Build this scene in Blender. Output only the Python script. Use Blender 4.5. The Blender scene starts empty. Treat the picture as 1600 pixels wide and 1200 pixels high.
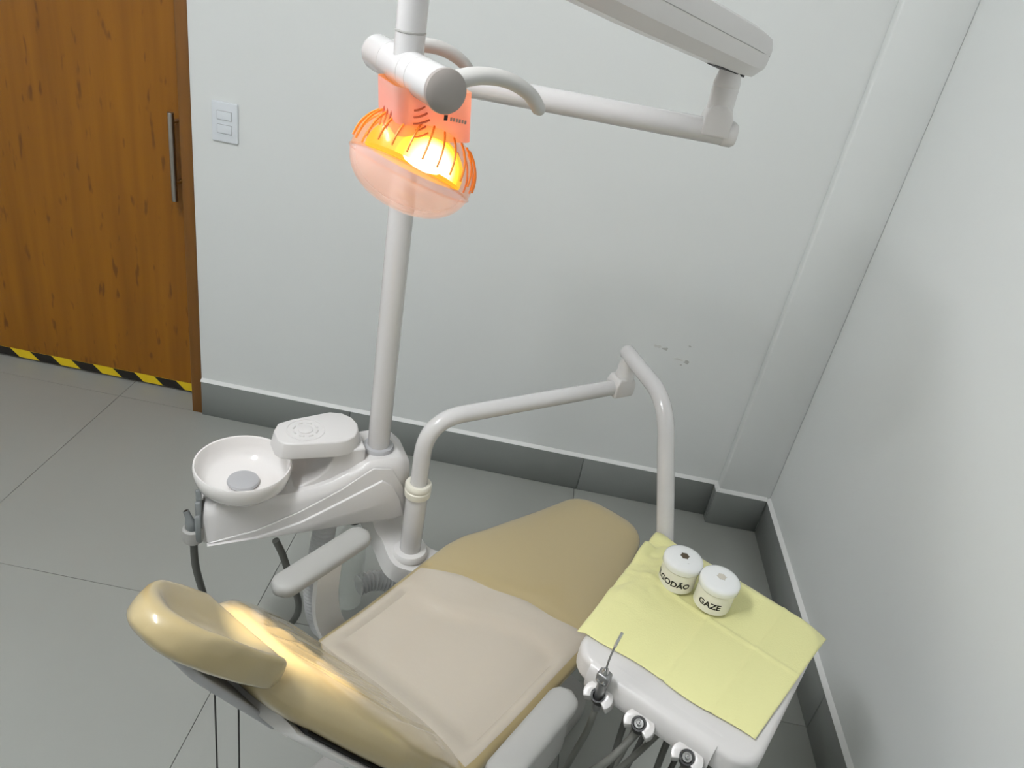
import bpy, bmesh, math, random
from mathutils import Vector, Matrix, noise
random.seed(7)
S = bpy.context.scene
COL = S.collection
V = Vector
PI = math.pi

# ---------------------------------------------------------------- camera
CAM_H = 1.76
FPX = 1197.6
CR = V((0.980725959699524, 0.10490727652263661, 0.1648364501681913))
CU = V((-0.1951003914091328, 0.48001025280946363, 0.855292929042324))
CF = V((-0.010603265697450836, 0.8709676346055564, -0.49122596656340495))
EYE = V((0, 0, CAM_H))
cam_data = bpy.data.cameras.new('camera')
cam_data.sensor_fit = 'HORIZONTAL'
cam_data.sensor_width = 36.0
cam_data.lens = FPX / 1600 * 36
cam_data.clip_start = 0.02
cam = bpy.data.objects.new('camera', cam_data)
COL.objects.link(cam)
m3 = Matrix((CR, CU, -CF)).transposed()
cam.matrix_world = Matrix.Translation(EYE) @ m3.to_4x4()
S.camera = cam

# ---------------------------------------------------------------- light
S.view_settings.view_transform = 'Standard'
S.view_settings.look = 'None'
S.view_settings.gamma = 1.0
S.view_settings.use_curve_mapping = False
S.view_settings.exposure = 0.0
world = bpy.data.worlds.new('world')
S.world = world
world.use_nodes = True
world.node_tree.nodes['Background'].inputs[0].default_value = (0.9, 0.95, 1.0, 1)
world.node_tree.nodes['Background'].inputs[1].default_value = 0.3
TUBE_POWER = 166.0
SPOT_POWER = 70.0


def ray(q):
    return CF + CR * ((q[0] - 800) / FPX) + CU * ((600 - q[1]) / FPX)


def at_z(q, z):
    d = ray(q)
    return EYE + d * ((z - CAM_H) / d.z)


def at_y(q, y):
    d = ray(q)
    return EYE + d * (y / d.y)


def on_plane(q, P, nrm):
    d = ray(q)
    return EYE + d * ((P - EYE).dot(nrm) / d.dot(nrm))


# ---------------------------------------------------------------- materials
MATS = {}


def srgb(r, g, b):
    f = lambda c: (c / 255 / 12.92) if c <= 10 else (((c / 255) + 0.055) / 1.055) ** 2.4
    return (f(r), f(g), f(b), 1)


def mat(name, col, rough=0.5, metal=0.0, coat=0.0, coat_rough=0.05, bump=0.0, bump_scale=60, var=0.0, var_scale=4,
        trans=0.0, alpha=1.0, spec=0.5, stretch=None, detail=4):
    m = bpy.data.materials.new(name)
    m.use_nodes = True
    nt = m.node_tree
    b = nt.nodes['Principled BSDF']
    b.inputs['Base Color'].default_value = col
    b.inputs['Roughness'].default_value = rough
    b.inputs['Metallic'].default_value = metal
    b.inputs['Coat Weight'].default_value = coat
    b.inputs['Coat Roughness'].default_value = coat_rough
    b.inputs['Specular IOR Level'].default_value = spec
    b.inputs['Transmission Weight'].default_value = trans
    b.inputs['Alpha'].default_value = alpha
    if bump or var:
        tc = nt.nodes.new('ShaderNodeTexCoord')
        mp = nt.nodes.new('ShaderNodeMapping')
        if stretch:
            mp.inputs['Scale'].default_value = stretch
        nt.links.new(tc.outputs['Object'], mp.inputs[0])
    if var:
        n = nt.nodes.new('ShaderNodeTexNoise')
        n.inputs['Scale'].default_value = var_scale
        n.inputs['Detail'].default_value = detail
        nt.links.new(mp.outputs[0], n.inputs['Vector'])
        mx = nt.nodes.new('ShaderNodeMix')
        mx.data_type = 'RGBA'
        mx.inputs[6].default_value = tuple(c * (1 - var) for c in col[:3]) + (1,)
        mx.inputs[7].default_value = tuple(min(1, c * (1 + var)) for c in col[:3]) + (1,)
        nt.links.new(n.outputs['Fac'], mx.inputs[0])
        nt.links.new(mx.outputs[2], b.inputs['Base Color'])
    if bump:
        n = nt.nodes.new('ShaderNodeTexNoise')
        n.inputs['Scale'].default_value = bump_scale
        n.inputs['Detail'].default_value = 3
        nt.links.new(mp.outputs[0], n.inputs['Vector'])
        bp = nt.nodes.new('ShaderNodeBump')
        bp.inputs['Strength'].default_value = bump
        bp.inputs['Distance'].default_value = 0.01
        nt.links.new(n.outputs['Fac'], bp.inputs['Height'])
        nt.links.new(bp.outputs[0], b.inputs['Normal'])
        if coat:
            nt.links.new(bp.outputs[0], b.inputs['Coat Normal'])
    MATS[name] = m
    return m


def emit(name, col, strength):
    m = bpy.data.materials.new(name)
    m.use_nodes = True
    b = m.node_tree.nodes['Principled BSDF']
    b.inputs['Base Color'].default_value = (0, 0, 0, 1)
    b.inputs['Emission Color'].default_value = col
    b.inputs['Emission Strength'].default_value = strength
    MATS[name] = m
    return m


mat('wall_paint', srgb(226, 228, 226), 0.45, bump=0.10, bump_scale=9, var=0.012, var_scale=2.2)
mat('ceiling_paint', srgb(236, 236, 234), 0.8)
mat('tile', srgb(158, 160, 154), 0.34, var=0.05, var_scale=2.5, bump=0.01, bump_scale=30)
mat('grout', srgb(100, 99, 95), 0.8)
mat('skirting', srgb(130, 133, 130), 0.3, var=0.05, var_scale=3)
mat('bead', srgb(232, 232, 230), 0.5)
mat('white_plastic', srgb(216, 213, 211), 0.28, coat=0.25)
mat('bracket_plastic', srgb(222, 220, 218), 0.3, coat=0.2)
mat('bowl_ceramic', srgb(236, 232, 229), 0.12, coat=0.6)
mat('white_metal', srgb(208, 206, 205), 0.22, coat=0.5)
mat('cream_plastic', srgb(228, 224, 210), 0.35)
mat('arm_grey', srgb(168, 166, 162), 0.5)
mat('handle_grey', srgb(192, 190, 186), 0.35)
mat('pad_grey', srgb(166, 165, 161), 0.55)
mat('grey_plastic', srgb(176, 176, 178), 0.4)
mat('holder_grey', srgb(120, 124, 124), 0.45)
mat('dark_hose', srgb(84, 85, 80), 0.5)
mat('grey_hose', srgb(112, 112, 106), 0.45)
mat('corrugated', srgb(205, 205, 205), 0.45)
mat('black_rubber', srgb(26, 26, 26), 0.5)
mat('lamp_cap', srgb(150, 143, 138), 0.35)
mat('chrome', srgb(205, 205, 205), 0.15, metal=1.0)
mat('brushed_steel', srgb(178, 172, 164), 0.32, metal=1.0)
mat('satin_grey_metal', srgb(150, 150, 150), 0.35, metal=0.7)
mat('vinyl', srgb(178, 160, 117), 0.38, coat=1.0, coat_rough=0.05, bump=0.05, bump_scale=14)
mat('jar_white', srgb(238, 236, 226), 0.3, coat=0.3)
mat('jar_lid', srgb(240, 241, 240), 0.2, coat=0.5)
mat('ink', srgb(22, 22, 24), 0.6)
mat('jar_hole', srgb(92, 80, 64), 0.9)
mat('gauze', srgb(206, 200, 188), 0.95)
mat('switch_plastic', srgb(222, 226, 230), 0.35)
mat('tape_yellow', srgb(232, 200, 28), 0.4)
mat('tape_black', srgb(28, 24, 22), 0.4)
mat('jamb_wood', srgb(118, 76, 24), 0.4, var=0.2, var_scale=3, stretch=(22, 22, 1.2))
mat('plaster_chip', srgb(214, 214, 210), 0.9)
mat('plaster_chip_dark', srgb(190, 190, 186), 0.9)  # darker plaster tone for the smaller chips
emit('tube_light', (0.945, 0.97, 1.0, 1), TUBE_POWER)


def wood_mat():
    m = bpy.data.materials.new('door_wood')
    m.use_nodes = True
    nt = m.node_tree
    b = nt.nodes['Principled BSDF']
    tc = nt.nodes.new('ShaderNodeTexCoord')

    def noise_n(scale, st, det=4):
        mp = nt.nodes.new('ShaderNodeMapping')
        mp.inputs['Scale'].default_value = st
        nt.links.new(tc.outputs['Object'], mp.inputs[0])
        n = nt.nodes.new('ShaderNodeTexNoise')
        n.inputs['Scale'].default_value = scale
        n.inputs['Detail'].default_value = det
        nt.links.new(mp.outputs[0], n.inputs['Vector'])
        return n

    g = noise_n(2.2, (9, 9, 0.5), 7)
    r = nt.nodes.new('ShaderNodeValToRGB')
    r.color_ramp.elements[0].position = 0.28
    r.color_ramp.elements[0].color = srgb(128, 78, 3)
    r.color_ramp.elements[1].position = 0.72
    r.color_ramp.elements[1].color = srgb(152, 97, 7)
    nt.links.new(g.outputs['Fac'], r.inputs[0])
    fl = noise_n(8.0, (4.2, 4.2, 1.1), 2)
    fr = nt.nodes.new('ShaderNodeValToRGB')
    fr.color_ramp.elements[0].position = 0.62
    fr.color_ramp.elements[0].color = (0, 0, 0, 1)
    fr.color_ramp.elements[1].position = 0.70
    fr.color_ramp.elements[1].color = (1, 1, 1, 1)
    nt.links.new(fl.outputs['Fac'], fr.inputs[0])
    mx = nt.nodes.new('ShaderNodeMix')
    mx.data_type = 'RGBA'
    mul = nt.nodes.new('ShaderNodeMath')
    mul.operation = 'MULTIPLY'
    mul.inputs[1].default_value = 0.7
    nt.links.new(fr.outputs[0], mul.inputs[0])
    nt.links.new(mul.outputs[0], mx.inputs[0])
    nt.links.new(r.outputs[0], mx.inputs[6])
    mx.inputs[7].default_value = srgb(92, 48, 10)
    nt.links.new(mx.outputs[2], b.inputs['Base Color'])
    b.inputs['Roughness'].default_value = 0.42
    MATS['door_wood'] = m


wood_mat()


def film_mat():
    m = bpy.data.materials.new('clear_film')
    m.use_nodes = True
    nt = m.node_tree
    b = nt.nodes['Principled BSDF']
    b.inputs['Base Color'].default_value = srgb(232, 222, 208)
    b.inputs['Roughness'].default_value = 0.22
    b.inputs['IOR'].default_value = 1.6
    b.inputs['Alpha'].default_value = 0.62
    b.inputs['Coat Weight'].default_value = 1.0
    b.inputs['Coat Roughness'].default_value = 0.08
    tc = nt.nodes.new('ShaderNodeTexCoord')
    n = nt.nodes.new('ShaderNodeTexNoise')
    n.inputs['Scale'].default_value = 70
    n.inputs['Detail'].default_value = 3
    nt.links.new(tc.outputs['Object'], n.inputs['Vector'])
    bp = nt.nodes.new('ShaderNodeBump')
    bp.inputs['Strength'].default_value = 0.16
    bp.inputs['Distance'].default_value = 0.004
    nt.links.new(n.outputs['Fac'], bp.inputs['Height'])
    nt.links.new(bp.outputs[0], b.inputs['Normal'])
    MATS['clear_film'] = m


film_mat()


def bib_mat():
    m = mat('bib_paper', srgb(234, 231, 166), 0.75, bump=0.12, bump_scale=260)
    b = m.node_tree.nodes['Principled BSDF']
    b.inputs['Subsurface Weight'].default_value = 0.0
    b.inputs['Sheen Weight'].default_value = 0.15


bib_mat()


def clear_mat(name, col, rough, alpha, em=None, ems=0):
    m = bpy.data.materials.new(name)
    m.use_nodes = True
    b = m.node_tree.nodes['Principled BSDF']
    b.inputs['Base Color'].default_value = col
    b.inputs['Roughness'].default_value = rough
    b.inputs['Alpha'].default_value = alpha
    b.inputs['Coat Weight'].default_value = 0.6
    if em:
        b.inputs['Emission Color'].default_value = em
        b.inputs['Emission Strength'].default_value = ems
    MATS[name] = m


clear_mat('bottle_plastic', srgb(215, 222, 216), 0.08, 0.26)
clear_mat('shield_plastic', srgb(250, 205, 195), 0.12, 0.38)


def translucent_mat(name, col, tcol, fac):
    m = bpy.data.materials.new(name)
    m.use_nodes = True
    nt = m.node_tree
    b = nt.nodes['Principled BSDF']
    b.inputs['Base Color'].default_value = col
    b.inputs['Roughness'].default_value = 0.35
    t = nt.nodes.new('ShaderNodeBsdfTranslucent')
    t.inputs[0].default_value = tcol
    mx = nt.nodes.new('ShaderNodeMixShader')
    mx.inputs[0].default_value = fac
    nt.links.new(b.outputs[0], mx.inputs[1])
    nt.links.new(t.outputs[0], mx.inputs[2])
    nt.links.new(mx.outputs[0], nt.nodes['Material Output'].inputs[0])
    MATS[name] = m


translucent_mat('neck_plastic', srgb(228, 218, 212), (1.0, 0.30, 0.10, 1), 0.5)
clear_mat('amber_shell', (0.95, 0.36, 0.05, 1), 0.25, 0.30)
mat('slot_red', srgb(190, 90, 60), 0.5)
mat('amber_rib', (0.9, 0.26, 0.03, 1), 0.3)
emit('bulb', (1.0, 0.82, 0.44, 1), 6.0)


def painted_glow_mat(name, hot):
    """bulb light painted as emission: brightest at hot, falling off with distance"""
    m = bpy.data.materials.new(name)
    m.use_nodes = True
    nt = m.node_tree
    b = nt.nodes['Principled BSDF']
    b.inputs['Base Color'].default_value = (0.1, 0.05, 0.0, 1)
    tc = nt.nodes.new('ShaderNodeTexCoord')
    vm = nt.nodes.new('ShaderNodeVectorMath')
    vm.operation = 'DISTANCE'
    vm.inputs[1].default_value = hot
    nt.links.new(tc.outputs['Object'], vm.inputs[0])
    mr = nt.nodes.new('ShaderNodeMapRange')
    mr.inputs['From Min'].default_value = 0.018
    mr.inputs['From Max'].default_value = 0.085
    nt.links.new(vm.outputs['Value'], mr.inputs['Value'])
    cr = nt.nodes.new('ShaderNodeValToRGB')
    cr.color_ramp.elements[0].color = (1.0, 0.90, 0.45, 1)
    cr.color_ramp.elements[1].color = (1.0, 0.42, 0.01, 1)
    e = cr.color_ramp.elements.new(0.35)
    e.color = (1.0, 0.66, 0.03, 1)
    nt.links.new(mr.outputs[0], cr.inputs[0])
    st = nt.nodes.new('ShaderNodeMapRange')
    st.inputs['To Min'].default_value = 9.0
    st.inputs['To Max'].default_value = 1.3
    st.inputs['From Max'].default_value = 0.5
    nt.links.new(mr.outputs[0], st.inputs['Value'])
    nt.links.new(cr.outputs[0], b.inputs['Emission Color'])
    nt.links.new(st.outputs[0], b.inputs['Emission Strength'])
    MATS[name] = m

emit('neck_glow', (1.0, 0.4, 0.15, 1), 6.0)


# ---------------------------------------------------------------- mesh helpers
def mk(name, verts, faces, m, parent=None, smooth=True, angle=40):
    me = bpy.data.meshes.new(name)
    me.from_pydata([tuple(v) for v in verts], [], faces)
    return mko(name, me, m, parent, smooth, angle)


def mko(name, me, m, parent=None, smooth=True, angle=40):
    bm = bmesh.new()
    bm.from_mesh(me)
    bmesh.ops.recalc_face_normals(bm, faces=bm.faces)
    for f in bm.faces:
        f.smooth = smooth
    if smooth:
        for e in bm.edges:
            if len(e.link_faces) == 2 and e.calc_face_angle(0) > math.radians(angle):
                e.smooth = False
    bm.to_mesh(me)
    bm.free()
    if m:
        me.materials.append(MATS[m])
    o = bpy.data.objects.new(name, me)
    COL.objects.link(o)
    if parent:
        o.parent = parent
        w = parent
        L = V((0, 0, 0))
        while w:
            L += w.location
            w = w.parent
        o.location = -L
    return o


def thing(name, loc, label, cat, group=None):
    o = bpy.data.objects.new(name, None)
    COL.objects.link(o)
    o.location = loc
    o.empty_display_size = 0.05
    return tag(o, label, cat, group)


def tag(o, label, cat=None, group=None, kind=None):
    if label:
        o['label'] = label
    if cat:
        o['category'] = cat
    if group:
        o['group'] = group
    if kind:
        o['kind'] = kind
    return o


def frame_from(d, hint=V((0, 0, 1))):
    d = d.normalized()
    if abs(d.dot(hint)) > 0.95:
        hint = V((0, 1, 0))
    a = d.cross(hint).normalized()
    b = a.cross(d).normalized()
    return a, b


def fillet(pts, r, n=8):
    out = [V(pts[0])]
    for i in range(1, len(pts) - 1):
        A, B, C = V(pts[i - 1]), V(pts[i]), V(pts[i + 1])
        u, w = (A - B), (C - B)
        rr = r[i] if isinstance(r, (list, tuple)) else r
        k = min(rr, u.length * 0.48, w.length * 0.48)
        P0, P1 = B + u.normalized() * k, B + w.normalized() * k
        for j in range(n + 1):
            s = j / n
            out.append(P0 * (1 - s) ** 2 + B * 2 * s * (1 - s) + P1 * s * s)
    out.append(V(pts[-1]))
    return out


def spline(pts, n=8):
    pts = [V(p) for p in pts]
    out = []
    P = [pts[0] * 2 - pts[1]] + pts + [pts[-1] * 2 - pts[-2]]
    for i in range(1, len(P) - 2):
        for j in range(n):
            t = j / n
            a, b, c, d = P[i - 1], P[i], P[i + 1], P[i + 2]
            out.append(0.5 * ((2 * b) + (c - a) * t + (2 * a - 5 * b + 4 * c - d) * t * t + (3 * b - a - 3 * c + d) * t ** 3))
    out.append(pts[-1])
    return out


def tube_geo(pts, r, seg=20, cap=True, flat=1.0, hint=V((0, 0, 1))):
    pts = [V(p) for p in pts]
    n = len(pts)
    rad = r if isinstance(r, (list, tuple)) else [r] * n
    verts, faces = [], []
    T = []
    for i in range(n):
        t = (pts[min(i + 1, n - 1)] - pts[max(i - 1, 0)])
        T.append(t.normalized())
    a, b = frame_from(T[0], hint)
    for i in range(n):
        if i:
            q = T[i - 1].rotation_difference(T[i])
            a = q @ a
            b = q @ b
        for k in range(seg):
            th = 2 * PI * k / seg
            verts.append(pts[i] + a * (math.cos(th) * rad[i]) + b * (math.sin(th) * rad[i] * flat))
    for i in range(n - 1):
        for k in range(seg):
            k2 = (k + 1) % seg
            faces.append((i * seg + k, i * seg + k2, (i + 1) * seg + k2, (i + 1) * seg + k))
    if cap:
        faces.append(tuple(range(seg))[::-1])
        faces.append(tuple((n - 1) * seg + k for k in range(seg)))
    return verts, faces


def tube(name, pts, r, m, parent=None, seg=20, **kw):
    v, f = tube_geo(pts, r, seg, **kw)
    return mk(name, v, f, m, parent)


def rounded_tube(name, A, B, r, m, parent=None, seg=28, e=0.008):
    """straight round bar with softened ends"""
    A, B = V(A), V(B)
    d = (B - A).normalized()
    pts, rad = [], []
    L = (B - A).length
    for j in range(6):
        a = j / 5 * PI / 2
        pts.append(A + d * e * (1 - math.cos(a)))
        rad.append(r - e + e * math.sin(a))
    for j in range(6):
        a = (5 - j) / 5 * PI / 2
        pts.append(A + d * (L - e * (1 - math.cos(a))))
        rad.append(r - e + e * math.sin(a))
    return tube(name, pts, rad, m, parent, seg)


def lathe(name, prof, C, m, parent=None, seg=48, axis=V((0, 0, 1)), close=True):
    C = V(C)
    axis = axis.normalized()
    a, b = frame_from(axis)
    verts, faces = [], []
    n = len(prof)
    for (r, z) in prof:
        for k in range(seg):
            th = 2 * PI * k / seg
            verts.append(C + axis * z + a * (r * math.cos(th)) + b * (r * math.sin(th)))
    for i in range(n - 1):
        for k in range(seg):
            k2 = (k + 1) % seg
            faces.append((i * seg + k, i * seg + k2, (i + 1) * seg + k2, (i + 1) * seg + k))
    if close:
        if prof[0][0] > 1e-6:
            faces.append(tuple(range(seg))[::-1])
        if prof[-1][0] > 1e-6:
            faces.append(tuple((n - 1) * seg + k for k in range(seg)))
    o = mk(name, verts, faces, m, parent)
    return o


def prism(name, poly, O, ex, ey, ez, depth, m, parent=None, bevel=0.0, seg=3, taper=1.0):
    """polygon in the plane (O, ex, ey) extruded by depth along ez"""
    bm = bmesh.new()
    O = V(O)
    cx = sum(p[0] for p in poly) / len(poly)
    cy = sum(p[1] for p in poly) / len(poly)
    lo = [bm.verts.new(O + ex * p[0] + ey * p[1]) for p in poly]
    hi = [bm.verts.new(O + ex * (cx + (p[0] - cx) * taper) + ey * (cy + (p[1] - cy) * taper) + ez * depth) for p in poly]
    bm.faces.new(lo[::-1])
    bm.faces.new(hi)
    k = len(poly)
    for i in range(k):
        bm.faces.new((lo[i], lo[(i + 1) % k], hi[(i + 1) % k], hi[i]))
    if bevel:
        bmesh.ops.recalc_face_normals(bm, faces=bm.faces)
        es = [e for e in bm.edges if e.calc_face_angle(0) > math.radians(28)]
        bmesh.ops.bevel(bm, geom=es, offset=bevel, segments=seg, profile=0.5, affect='EDGES', clamp_overlap=True)
    me = bpy.data.meshes.new(name)
    bm.to_mesh(me)
    bm.free()
    return mko(name, me, m, parent, angle=50)


def box(name, lo, hi, m, parent=None, bevel=0.0, seg=2):
    (x0, y0, z0), (x1, y1, z1) = lo, hi
    return prism(name, [(x0, y0), (x1, y0), (x1, y1), (x0, y1)], V((0, 0, z0)), V((1, 0, 0)), V((0, 1, 0)), V((0, 0, 1)), z1 - z0, m,
                 parent, bevel, seg)


def rrect(x0, x1, y0, y1, r, n=6):
    out = []
    rs = r if isinstance(r, (list, tuple)) else [r] * 4
    for (cx, cy, a0, rr) in ((x1, y1, 0, rs[0]), (x0, y1, 90, rs[1]), (x0, y0, 180, rs[2]), (x1, y0, 270, rs[3])):
        ox = cx - rr if cx == x1 else cx + rr
        oy = cy - rr if cy == y1 else cy + rr
        for j in range(n + 1):
            a = math.radians(a0 + 90 * j / n)
            out.append((ox + rr * math.cos(a), oy + rr * math.sin(a)))
    return out


def loft(name, stations, m, parent=None, ntop=40, nbot=14, e=4.0, top_fn=None):
    """stations: (origin, right, normal, half width, top, bottom, s)"""
    verts, faces = [], []
    xs = [math.sin(PI / 2 * (-1 + 2 * i / ntop)) for i in range(ntop + 1)]
    xb = [math.sin(PI / 2 * (1 - 2 * i / nbot)) for i in range(1, nbot)]
    per = len(xs) + len(xb)
    for (O, rt, N, hw, tp, bt, s) in stations:
        for x in xs:
            y = tp * max(0.0, 1 - abs(x) ** e) ** (1 / e)
            if top_fn:
                y += top_fn(s, x)
            verts.append(O + rt * (x * hw) + N * y)
        for x in xb:
            y = -bt * max(0.0, 1 - abs(x) ** e) ** (1 / e)
            verts.append(O + rt * (x * hw) + N * y)
    n = len(stations)
    for i in range(n - 1):
        for k in range(per):
            k2 = (k + 1) % per
            faces.append((i * per + k, i * per + k2, (i + 1) * per + k2, (i + 1) * per + k))
    faces.append(tuple(range(per))[::-1])
    faces.append(tuple((n - 1) * per + k for k in range(per)))
    return mk(name, verts, faces, m, parent, angle=70)


def sm(a, b, x):
    t = min(1, max(0, (x - a) / (b - a)))
    return t * t * (3 - 2 * t)


def interp(tab, x):
    if x <= tab[0][0]:
        return tab[0][1]
    for (a, va), (b, vb) in zip(tab, tab[1:]):
        if x <= b:
            t = (x - a) / (b - a)
            return va + (vb - va) * t
    return tab[-1][1]


UP = V((0, 0, 1))
AX = V((1, 0, 0))
AY = V((0, 1, 0))

# ================================================================ the room
D = 2.42       # back wall
W = 0.994      # right wall
XL, YF, ZC = -3.3, -1.9, 2.8
DX0, DX1 = -2.35, -1.19   # door opening
DZ = 2.15


def struct(o, label=None):
    o['kind'] = 'structure'
    if label:
        o['label'] = label
    return o


floor = struct(box('floor', (XL - 0.15, YF - 0.15, -0.12), (W + 0.15, D + 0.4, -0.004), 'grout'), 'grey porcelain tile floor with thin dark joints')
TS, GX, GY, J = 0.903, -0.621, 1.5136, 0.0020
cuts_x = [XL] + [GX + TS * k for k in range(-3, 3) if XL < GX + TS * k < W] + [W]
cuts_y = [YF] + [GY + TS * k for k in range(-4, 2) if YF < GY + TS * k < D - 0.05] + [D, D + 0.30]
for i in range(len(cuts_x) - 1):
    for j in range(len(cuts_y) - 1):
        x0, x1, y0, y1 = cuts_x[i], cuts_x[i + 1], cuts_y[j], cuts_y[j + 1]
        if y0 >= D - 0.01 and x0 > DX1:
            continue
        box('floor_tile', (x0 + J / 2, y0 + J / 2, -0.004), (x1 - J / 2, y1 - J / 2, 0), 'tile', floor)

# back wall with the door opening
wall = struct(mk('wall_back', [], [], 'wall_paint'), 'white painted plaster back wall')
bm = bmesh.new()


def bmbox(bm, lo, hi):
    (x0, y0, z0), (x1, y1, z1) = lo, hi
    vs = [bm.verts.new(p) for p in ((x0, y0, z0), (x1, y0, z0), (x1, y1, z0), (x0, y1, z0), (x0, y0, z1), (x1, y0, z1), (x1, y1, z1), (x0, y1, z1))]
    for f in ((0, 3, 2, 1), (4, 5, 6, 7), (0, 1, 5, 4), (1, 2, 6, 5), (2, 3, 7, 6), (3, 0, 4, 7)):
        bm.faces.new([vs[i] for i in f])


bmbox(bm, (DX1, D, 0), (W + 0.15, D + 0.15, ZC))
bmbox(bm, (XL - 0.15, D, 0), (DX0, D + 0.15, ZC))
bmbox(bm, (DX0, D, DZ), (DX1, D + 0.15, ZC))
bm.to_mesh(wall.data)
bm.free()
PX = 0.802    # pilaster edge
PY = D - 0.045
pil = struct(box('trim_1', (PX, PY, 0), (W, D, ZC), 'wall_paint', bevel=0.004), 'shallow white pilaster beside the room corner')
wr = struct(box('wall_right', (W, YF, 0), (W + 0.15, D + 0.15, ZC), 'wall_paint'), 'white painted right wall')
struct(box('wall_left', (XL - 0.15, YF, 0), (XL, D + 0.15, ZC), 'wall_paint'), 'white painted left wall')
struct(box('wall_front', (XL - 0.15, YF - 0.15, 0), (W + 0.15, YF, ZC), 'wall_paint'), 'white painted wall behind the viewer')
struct(box('ceiling', (XL - 0.15, YF - 0.15, ZC), (W + 0.15, D + 0.15, ZC + 0.1), 'ceiling_paint'), 'white ceiling')
# paint chips in the wall
for (px, py, sx, sz) in ((1028, 541, 0.020, 0.008), (1040, 545, 0.012, 0.006), (1078, 541, 0.005, 0.004), (1060, 561, 0.022, 0.004),
                         (1073, 566, 0.011, 0.008), (1064, 570, 0.005, 0.003)):
    c = at_y((px, py), D)
    poly = []
    for k in range(11):
        a = 2 * PI * k / 11
        rr = random.uniform(0.55, 1.15)
        poly.append((sx * rr * math.cos(a), sz * rr * math.sin(a)))
    prism('paint_chip', poly, V((c.x, D, c.z)), AX, UP, -AY, 0.0015, 'plaster_chip' if sx > 0.012 else 'plaster_chip_dark', wall)

# skirting
BH = 0.148
bb = struct(mk('baseboard_back', [], [], 'skirting'), 'grey tile baseboard along the back wall')
xs = [DX1 + 0.001, -0.61, 0.291, PX]
for a, b in zip(xs, xs[1:]):
    box('skirting_tile', (a + 0.001, D - 0.012, 0), (b - 0.001, D, BH), 'skirting', bb, 0.0015, 1)
box('skirting_tile', (PX - 0.012, PY - 0.012, 0), (W - 0.012, PY, BH), 'skirting', bb, 0.0015, 1)
box('skirting_tile', (PX - 0.012, PY, 0), (PX, D - 0.0125, BH), 'skirting', bb, 0.0015, 1)
prism('paint_bead', [(0, 0), (0.013, 0), (0.009, 0.005), (0, 0.010)], V((DX1, D, BH)), -AY, UP, AX, PX - DX1, 'bead', bb)
prism('paint_bead', [(0, 0), (0.013, 0), (0.009, 0.005), (0, 0.010)], V((PX - 0.012, PY, BH)), -AY, UP, AX, W - PX, 'bead', bb)
prism('paint_bead', [(0, 0), (0.013, 0), (0.009, 0.005), (0, 0.010)], V((PX, PY - 0.012, BH)), -AX, UP, AY, 0.057, 'bead', bb)
br = struct(mk('baseboard_right', [], [], 'skirting'), 'grey tile baseboard along the right wall')
ys = [YF, -0.3, 0.603, 1.506, PY - 0.012]
for a, b in zip(ys, ys[1:]):
    box('skirting_tile', (W - 0.012, a + 0.001, 0), (W, b - 0.001, BH), 'skirting', br, 0.0015, 1)
prism('paint_bead', [(0, 0), (0.013, 0), (0.009, 0.005), (0, 0.010)], V((W, YF, BH)), -AX, UP, AY, PY - YF, 'bead', br)

# door
door = struct(mk('door_1', [], [], 'door_wood'), 'flush brown wooden door with steel pull handle')
DY = 2.532
box('door_panel', (DX0 + 0.05, DY, 0.012), (DX1 - 0.039, DY + 0.04, DZ - 0.04), 'door_wood', door)
box('door_jamb', (DX1 - 0.040, D - 0.004, 0), (DX1, D + 0.15, DZ), 'jamb_wood', door, 0.003)
box('door_jamb', (DX0, D - 0.004, 0), (DX0 + 0.045, D + 0.15, DZ), 'jamb_wood', door, 0.003)
box('door_lintel', (DX0 + 0.045, D - 0.004, DZ - 0.04), (DX1 - 0.040, D + 0.15, DZ), 'jamb_wood', door, 0.003)
hA, hB = at_y((264, 175), 2.485), at_y((276, 315), 2.485)
hx = (hA.x + hB.x) / 2
hd = rounded_tube('door_handle', (hx, 2.485, hB.z), (hx, 2.485, hA.z), 0.0105, 'brushed_steel', door, 20, 0.002)
for zz in (hA.z - 0.035, hB.z + 0.06):
    rounded_tube('handle_post', (hx, DY, zz), (hx, 2.487, zz), 0.0065, 'brushed_steel', hd, 14, 0.001)
tape = box('hazard_tape', (DX0 + 0.05, DY - 0.0012, 0.012), (DX1 - 0.040, DY - 0.0002, 0.047), 'tape_yellow', door)
x = DX1 - 0.040 - 0.122
while x > DX0 + 0.12:
    # stripes lean: top further left than bottom
    prism('black_stripe', [(x - 0.088, 0.047), (x, 0.047), (x + 0.036, 0.012), (x - 0.052, 0.012)], V((0, DY - 0.0012, 0)), AX, UP, -AY, 0.0006,
          'tape_black', tape)
    x -= 0.170

# light switch
sa, sb = at_y((331, 159), D), at_y((374, 222), D)
cx, cz = (sa.x + sb.x) / 2, (sa.z + sb.z) / 2
sw = thing('light_switch', (cx, D, cz), 'white double rocker light switch plate on the wall beside the door', 'light switch')
prism('plate', rrect(-0.042, 0.042, -0.062, 0.062, 0.004), V((cx, D, cz)), AX, UP, -AY, 0.009, 'switch_plastic', sw, 0.003)
for dz in (0.021, -0.021):
    prism('bezel', rrect(-0.0245, 0.0245, -0.0145, 0.0145, 0.002), V((cx, D - 0.009, cz + dz)), AX, UP, -AY, 0.0006, 'grey_plastic', sw)
    prism('rocker', rrect(-0.023, 0.023, -0.013, 0.013, 0.002), V((cx, D - 0.009, cz + dz)), AX, UP, -AY, 0.0032, 'switch_plastic', sw, 0.001)

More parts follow.
